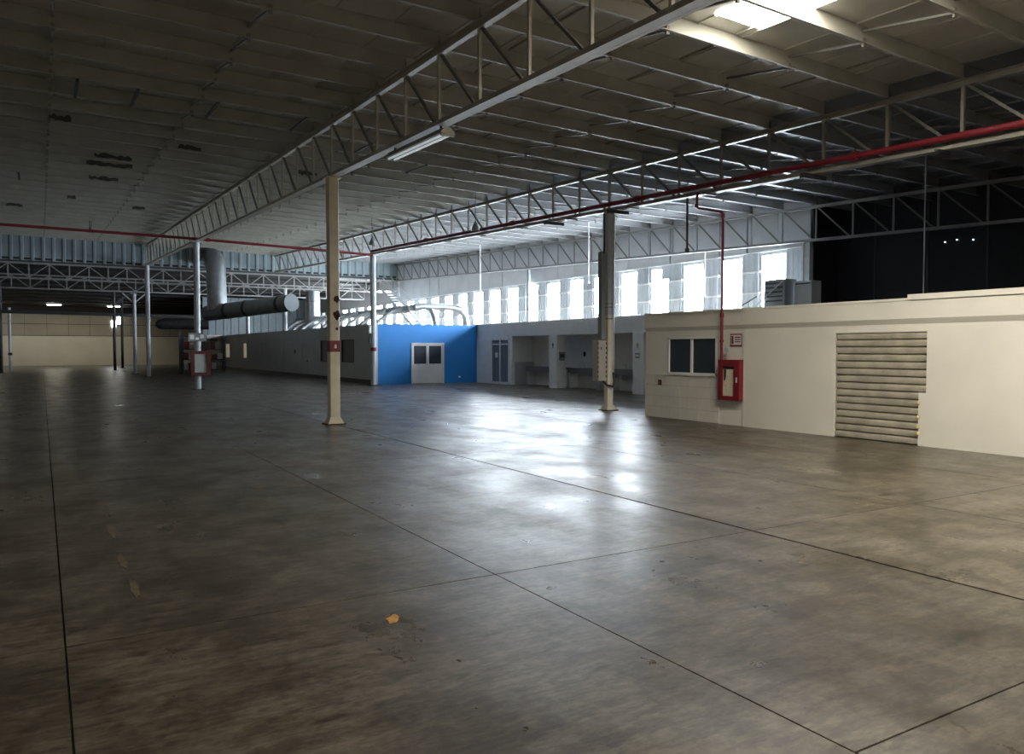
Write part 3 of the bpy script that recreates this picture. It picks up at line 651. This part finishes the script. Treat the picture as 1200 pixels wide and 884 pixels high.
# ------------------------------------------------------------------ pipes
def pipe(name, label, pts, r, m, cat='pipe', n=10, coll=()):
    t = thing(name, label, cat, pts[0]); MB().tube(pts, r, n).build('pipe', m, t)
    for p, q in coll: MB().tube([p, q], r * 1.45, n).build('coupling', m, t)
    return t
zb = lambda y: 5.74 + SL * (y - Y0)
mp = pipe('sprinkler_main', 'red sprinkler main running beside the middle truss bottom chord', [(13.83, -2, zb(-2) + .13), (13.83, 14, zb(14) + .13), (13.83, y2 - .2, zb(y2) + .10)], .062, M_REDPIPE,
          coll=[((13.83, y - .08, zb(y) + .13), (13.83, y + .08, zb(y) + .13)) for y in (3.0, 9.9, 16.5, 23, 30)])
for k in range(-9, 13, 2):
    y = yk(k) + .3; MB().bar((13.72, y, zb(y) - .075), (14.12, y, zb(y) - .075), .06, .04).build('hanger_bracket', M_DARK, mp)
for y in (10.9, 17.4, 20.6): B(13.6, 14.3, y, y + .12, zb(y) - .16, zb(y) - .06).build('hanger_bracket', M_DARK, mp)
pipe('sprinkler_crossmain', 'red sprinkler pipe crossing the hall under the far truss ends', [(13.9, 36.35, 6.36), (6, 36.35, 6.56), (-9, 36.35, 6.66)], .06, M_REDPIPE, coll=[((6.4, 36.35, 6.55), (6.2, 36.35, 6.555))])
pipe('hydrant_riser', 'thin red pipe dropping from the main to the hose cabinet', [(13.83, 14.2, 5.60), (13.80, 14.2, 5.50), (13.78, 14.2, 5.24), (13.76, 14.1, 5.18), (13.60, 13.2, 4.94), (13.57, 13.13, 4.88), (13.57, 13.13, 1.52)], .032, M_REDPIPE,
     coll=[((13.78, 14.2, 5.30), (13.78, 14.2, 5.22)), ((13.57, 13.13, 4.9), (13.57, 13.13, 4.8)), ((13.57, 13.13, 2.6), (13.57, 13.13, 2.5)), ((13.57, 13.13, 1.98), (13.57, 13.13, 1.92))])
t = thing('pressure_gauge', 'small round gauge on an elbow above the hose cabinet', 'gauge', (13.55, 12.98, 1.62))
MB().tube([(13.57, 13.10, 1.62), (13.56, 13.02, 1.62), (13.56, 12.98, 1.64), (13.56, 12.97, 1.70)], .016, 8).build('elbow', M_ALU, t)
MB().tube([(13.54, 12.97, 1.75), (13.585, 12.97, 1.75)], .055, 14).build('dial', M_ALU, t)
def rod(label, x, y, z0, z1, r, m, name='hanging_conduit'):
    t = thing(name, label, 'conduit', (x, y, z0)); MB().tube([(x, y, z0), (x, y, z1)], r, 8).build('rod', m, t); MB().tube([(x, y, z0), (x, y, z0 + .1)], r * 2, 8).build('end_socket', m, t)
rod('dark conduit dropping from the middle truss in front of a window', 14.0, 14.75, 4.2, zb(14.75) - .06, .028, M_DARK)
rod('thin white conduit hanging over the alcove block before the windows', 20.3, 27.4, 4.6, zsheet(20.3, 27.4), .022, M_WHITE)
rod('thin white conduit hanging behind the blue wall before the windows', 21.2, 38.8, 4.9, zsheet(21.2, 38.8), .03, M_WHITE)
rod('thin pale conduit with a hook end between two windows', 23.0, 23.2, 3.9, 5.72, .02, M_WHITE)
rod('thin pale conduit hanging in the dark opening above the cream room', 19.5, 11.9, 2.62, zsheet(19.5, 11.9), .016, M_COLG)
rod('thin rod hanging from the left bay roof with a lamp holder', 2.2, 45, 7.8, zsheet(2.2, 45), .02, M_DARK)
# fluorescent batten under the left truss
fx = thing('fluorescent_batten', 'white fluorescent batten hung under the left truss bottom chord', 'lamp', (XA, 13.1, 5.46))
zc = lambda y: 5.80 + SL * (y - Y0)
MB().extr([(XA - .12, -.07), (XA - .05, 0), (XA + .05, 0), (XA + .12, -.07), (XA + .10, -.085), (XA - .10, -.085)], 'y', 0, .01)
def batt(pr, y0, y1, m, name):
    vs = [(u, y0, zc(y0) + v) for u, v in pr] + [(u, y1, zc(y1) + v) for u, v in pr]; n = len(pr)
    return MB().add(vs, [(i, (i + 1) % n, n + (i + 1) % n, n + i) for i in range(n)] + [tuple(range(n))[::-1], tuple(range(n, 2 * n))]).build(name, m, fx)
batt([(XA - .13, -.20), (XA - .05, -.11), (XA + .05, -.11), (XA + .13, -.20), (XA + .13, -.215), (XA - .13, -.215)], 11.85, 14.35, M_TRUSS, 'reflector')
for sx in (-.06, .06): MB().tube([(XA + sx, 11.9, zc(11.9) - .235), (XA + sx, 14.3, zc(14.3) - .235)], .019, 8).build('tube', M_TUBE, fx)
for y in (11.86, 14.3): B(XA - .12, XA + .12, y, y + .04, zc(y) - .26, zc(y) - .2).build('end_cap', M_TRUSS, fx)
for y in (12.1, 14.1): B(XA - .02, XA + .02, y, y + .03, zc(y) - .12, zc(y) - .04).build('bracket', M_DARK, fx)
def spotlamp(x, y, z, zt, lab):
    t = thing('bell_lamp', lab, 'lamp', (x, y, z)); MB().tube([(x, y, z + .3), (x, y, zt)], .012, 6).build('cord', M_DARK, t)
    MB().tube([(x, y, z + .32), (x, y, z + .24), (x, y, z + .12), (x, y, z)], [.04, .06, .12, .16], 12, False).build('shade', M_DUCTP, t)
spotlamp(2.25, 44.5, 7.55, zsheet(2.25, 44.5), 'unlit bell lamp hanging in the left bay')
spotlamp(13.2, 24.5, 5.95, zsheet(13.2, 24.5), 'unlit bell lamp hanging beside the middle truss')
spotlamp(12.6, 33.0, 6.35, zsheet(12.6, 33.0), 'unlit bell lamp hanging near the grey pipe column')
for q, (x, y) in enumerate([(1.2, 95), (6.8, 95), (-4.4, 95)]):
    t = thing('far_lamp', ['lit warm ceiling lamp in the far bay beside the dark column', 'lit warm ceiling lamp above the bright far window', 'lit warm ceiling lamp at the far bay side wall', 'lit warm ceiling lamp in the far bay behind the racks'][q], 'lamp', (x, y, 6.3))
    MB().cham(x - .7, x + .7, y - .25, y + .25, 6.44, 6.6, .03).build('housing', M_WHITE, t); B(x - .62, x + .62, y - .2, y + .2, 6.40, 6.44).build('diffuser', M_GLOWW, t)

# ------------------------------------------------------------------ ducts
dv = thing('exhaust_duct', 'large grey duct dropping from the roof and turning along the hall', 'duct', (9.7, 53, 4.2))
pts = [(9.6, 55.2, 7.92), (9.62, 54.6, 7.89), (9.66, 53.9, 7.75), (9.7, 53.4, 7.4), (9.72, 53.2, 6.9), (9.75, 53.1, 4.3)]
MB().tube(pts, .6, 20).build('riser', M_DUCT, dv)
p0, p1 = Vector((9.35, 54.2, 4.12)), Vector((12.55, 46.0, 4.50))
MB().tube([p0, p1], .5, 20).build('run', M_DUCTP, dv)
for f in (.28, .52, .90):
    c = p0.lerp(p1, f); d = (p1 - p0).normalized(); MB().tube([c - d * .12, c + d * .12], .52, 20).build('joint_band', M_DARK, dv)
d = (p1 - p0).normalized(); o = MB().tube([p1 - d * .02, p1 + d * .06], .52, 20).build('end_cap', mat('duct_cap', (.13, .15, .16), .5), dv)
dl = thing('stub_duct', 'short dark duct with rounded end beyond the pipe column', 'duct', (8.5, 61, 3.6))
MB().tube([(7.0, 61, 3.55), (7.15, 61, 3.55), (7.5, 61, 3.6), (10.5, 60.6, 3.6)], [.12, .3, .38, .38], 16).build('run', M_DARK, dl); MB().bar((8.6, 61, 3.2), (8.6, 61, 0), .15, .15).build('support', M_DARK, dl)
st_ = thing('round_stack', 'silver round stack behind the grey room rising above its ducts', 'duct', (17.0, 56.5, RT)); MB().tube([(17, 56.5, RT), (17, 56.5, 6.0)], .5, 18).build('pipe', M_SILV, st_); MB().tube([(17, 56.5, 5.2), (17, 56.5, 5.3)], .53, 18).build('band', M_DUCT, st_)
rd_ = thing('roof_header_duct', 'long silver header duct with slanted branches on the grey room roof', 'duct', (17.2, 50, RT))
MB().tube([(17.4, 39.6, 4.0), (17.4, 62, 4.0)], .21, 14).build('header', M_SILV, rd_)
for q in range(9):
    y = 40.6 + 2.35 * q
    MB().tube([(15.6, y, RT - .02), (15.75, y, 3.25), (16.6, y, 3.85), (17.3, y, 4.0)], .11, 10).build('branch', M_SILV, rd_)
    MB().tube([(15.6, y, RT), (15.6, y, RT + .05)], .17, 10).build('flange', M_DUCT, rd_)
ru = thing('roof_loop_duct', 'silver duct loop crossing the blue room roof and bending down', 'duct', (19, 39.4, RT))
MB().tube([(17.4, 39.3, 4.05), (17.9, 39.3, 4.12), (19.6, 39.3, 4.12), (20.2, 39.3, 4.0), (20.5, 39.3, 3.65), (20.6, 39.3, RT - .02)], .20, 12).build('pipe', M_SILV, ru)
MB().tube([(18.4, 39.3, 4.0), (18.6, 39.3, 3.6), (18.7, 39.3, RT - .02)], .16, 12).build('branch', M_SILV, ru)
stt = thing('steel_stair', 'pale steel stair climbing along the window wall above the blue room', 'stair', (22, 49, RT))
for dx in (-.35, .35): MB().bar((22 + dx, 48.6, RT), (22 + dx, 54.6, 6.1), .06, .2).build('stringer', M_COLG, stt)
for q in range(14):
    f = (q + .5) / 14; B(21.65, 22.35, 48.6 + 6 * f - .12, 48.6 + 6 * f + .12, RT + 3.05 * f - .02, RT + 3.05 * f + .02).build('tread', M_COLG, stt)
B(21.3, 22.7, 54.5, 55.3, 6.08, 6.14).build('landing', M_COLG, stt)
for dx in (-.35, .35): MB().bar((22 + dx, 48.6, RT + .95), (22 + dx, 54.6, 7.05), .04, .04).build('handrail', M_COLG, stt)
# equipment above the cream room and alcove block
ac = thing('ventilation_unit', 'dark grey ventilation box on the alcove roof in front of a window', 'machine', (21.9, 18.6, AT - .1))
MB().cham(21.6, 22.2, 18.05, 18.95, AT + .15, 4.16, .02).build('casing', M_DUCTP, ac)
for a, b in ((21.65, 18.1), (22.15, 18.1), (21.65, 18.9), (22.15, 18.9)): B(a - .03, a + .03, b - .03, b + .03, AT - .1, AT + .15).build('leg', M_DARK, ac)
for q in range(5): B(21.58, 21.6, 18.15, 18.85, 3.4 + q * .15, 3.45 + q * .15).build('louvre', M_DARK, ac)
MB().bar((21.5, 18.0, 4.1), (21.5, 19.6, AT - .05), .035, .035).build('brace', M_COLG, ac); MB().bar((21.42, 19.1, 3.6), (21.42, 20.5, AT - .05), .035, .035).build('brace', M_DARK, ac)
t = thing('white_cabinet', 'white box standing by the corner post above the cream room', 'box', (22.2, 17.55, AT - .1)); MB().cham(21.95, 22.45, 17.25, 17.95, AT + .2, 4.06, .015).build('casing', M_BOARD, t); B(22.0, 22.4, 17.3, 17.9, AT - .1, AT + .2).build('plinth', M_DARK, t); B(21.94, 21.95, 17.3, 17.9, 3.95, 3.99).build('rail', M_DARK, t)
for q, (y, z) in enumerate([(14.55, 5.21), (14.17, 5.24), (13.66, 5.18)]):
    o = MB().tube([(24.96, y, z), (24.99, y, z)], .02, 8).build('daylight_hole', M_HOLE, None, (24.97, y, z)); tag(o, 'tiny bright daylight hole in the black sheet wall', 'hole', 'daylight holes in the dark wall')

# ------------------------------------------------------------------ fire board and racks at the second column
fb = thing('fire_board', 'red framed pale board fixed to the grey pipe column', 'board', (XA, y2 - .3, .95))
yb_ = y2 - .28
B(5.55, 6.35, yb_, yb_ + .14, .62, .76).box(5.55, 6.35, yb_, yb_ + .14, 1.56, 1.70).box(5.55, 5.70, yb_, yb_ + .14, .76, 1.56).box(6.2, 6.35, yb_, yb_ + .14, .76, 1.56).build('frame', mat('red_frame_shaded', (.095, .010, .013), .5), fb)  # frame red darkened, the dim light at this spot put into the colour
B(5.70, 6.20, yb_ + .06, yb_ + .12, .76, 1.56).build('panel', mat('pale_green_panel', (.42, .50, .46), .4), fb)
t = thing('sign', 'grey sign plate on the pipe column above the red framed board', 'sign', (XA, yb_, 2.2)); B(5.45, 6.2, yb_ + .09, yb_ + .12, 2.12, 2.48).build('plate', M_DUCTP, t)
mb = MB()
for a, b, c, e in [(5.52, 5.7, 2.2, 2.4), (5.76, 5.9, 2.18, 2.28), (5.95, 6.1, 2.25, 2.42)]: mb.box(a, b, yb_ + .085, yb_ + .09, c, e)
mb.build('print', M_WHITE, t)
for q, (x, y) in enumerate([(9.2, 64.0), (11.2, 66.0)]):
    t = thing('storage_rack', ['dark steel storage rack behind the red framed board', 'dark steel storage rack beside the grey room end'][q], 'rack', (x, y, 0))
    for dx in (0, 1.4):
        for dy in (0, .6): B(x + dx, x + dx + .07, y + dy, y + dy + .07, 0, 2.9).build('upright', M_DARK, t)
    for z in (.15, .95, 1.75, 2.5): B(x, x + 1.47, y, y + .67, z, z + .05).build('shelf', M_DARK, t)
    rd = random.Random(q)
    for zi, z in enumerate((.2, 1.0, 1.8)):
        xx = x + .1
        picks = rd.sample([M_BOX, M_RED, M_WHITE, M_BEIGE], 3)
        for e in range(3):
            wdt = rd.uniform(.28, .42); hh = rd.uniform(.3, .62); mm = picks[e]
            bx = MB().cham(xx, xx + wdt, y + .05, y + .55, z, z + hh, .01).build('storage_box', mm, None, (xx, y + .05, z))
            colr = {M_BOX: 'brown cardboard', M_RED: 'dark red', M_WHITE: 'white', M_BEIGE: 'beige'}[mm]
            tag(bx, '%s box on the %s shelf of the rack %s' % (colr, ['bottom', 'middle', 'upper'][zi], ['behind the red framed board', 'beside the grey room end'][q]), 'box', 'boxes on the storage racks')
            xx += wdt + .03
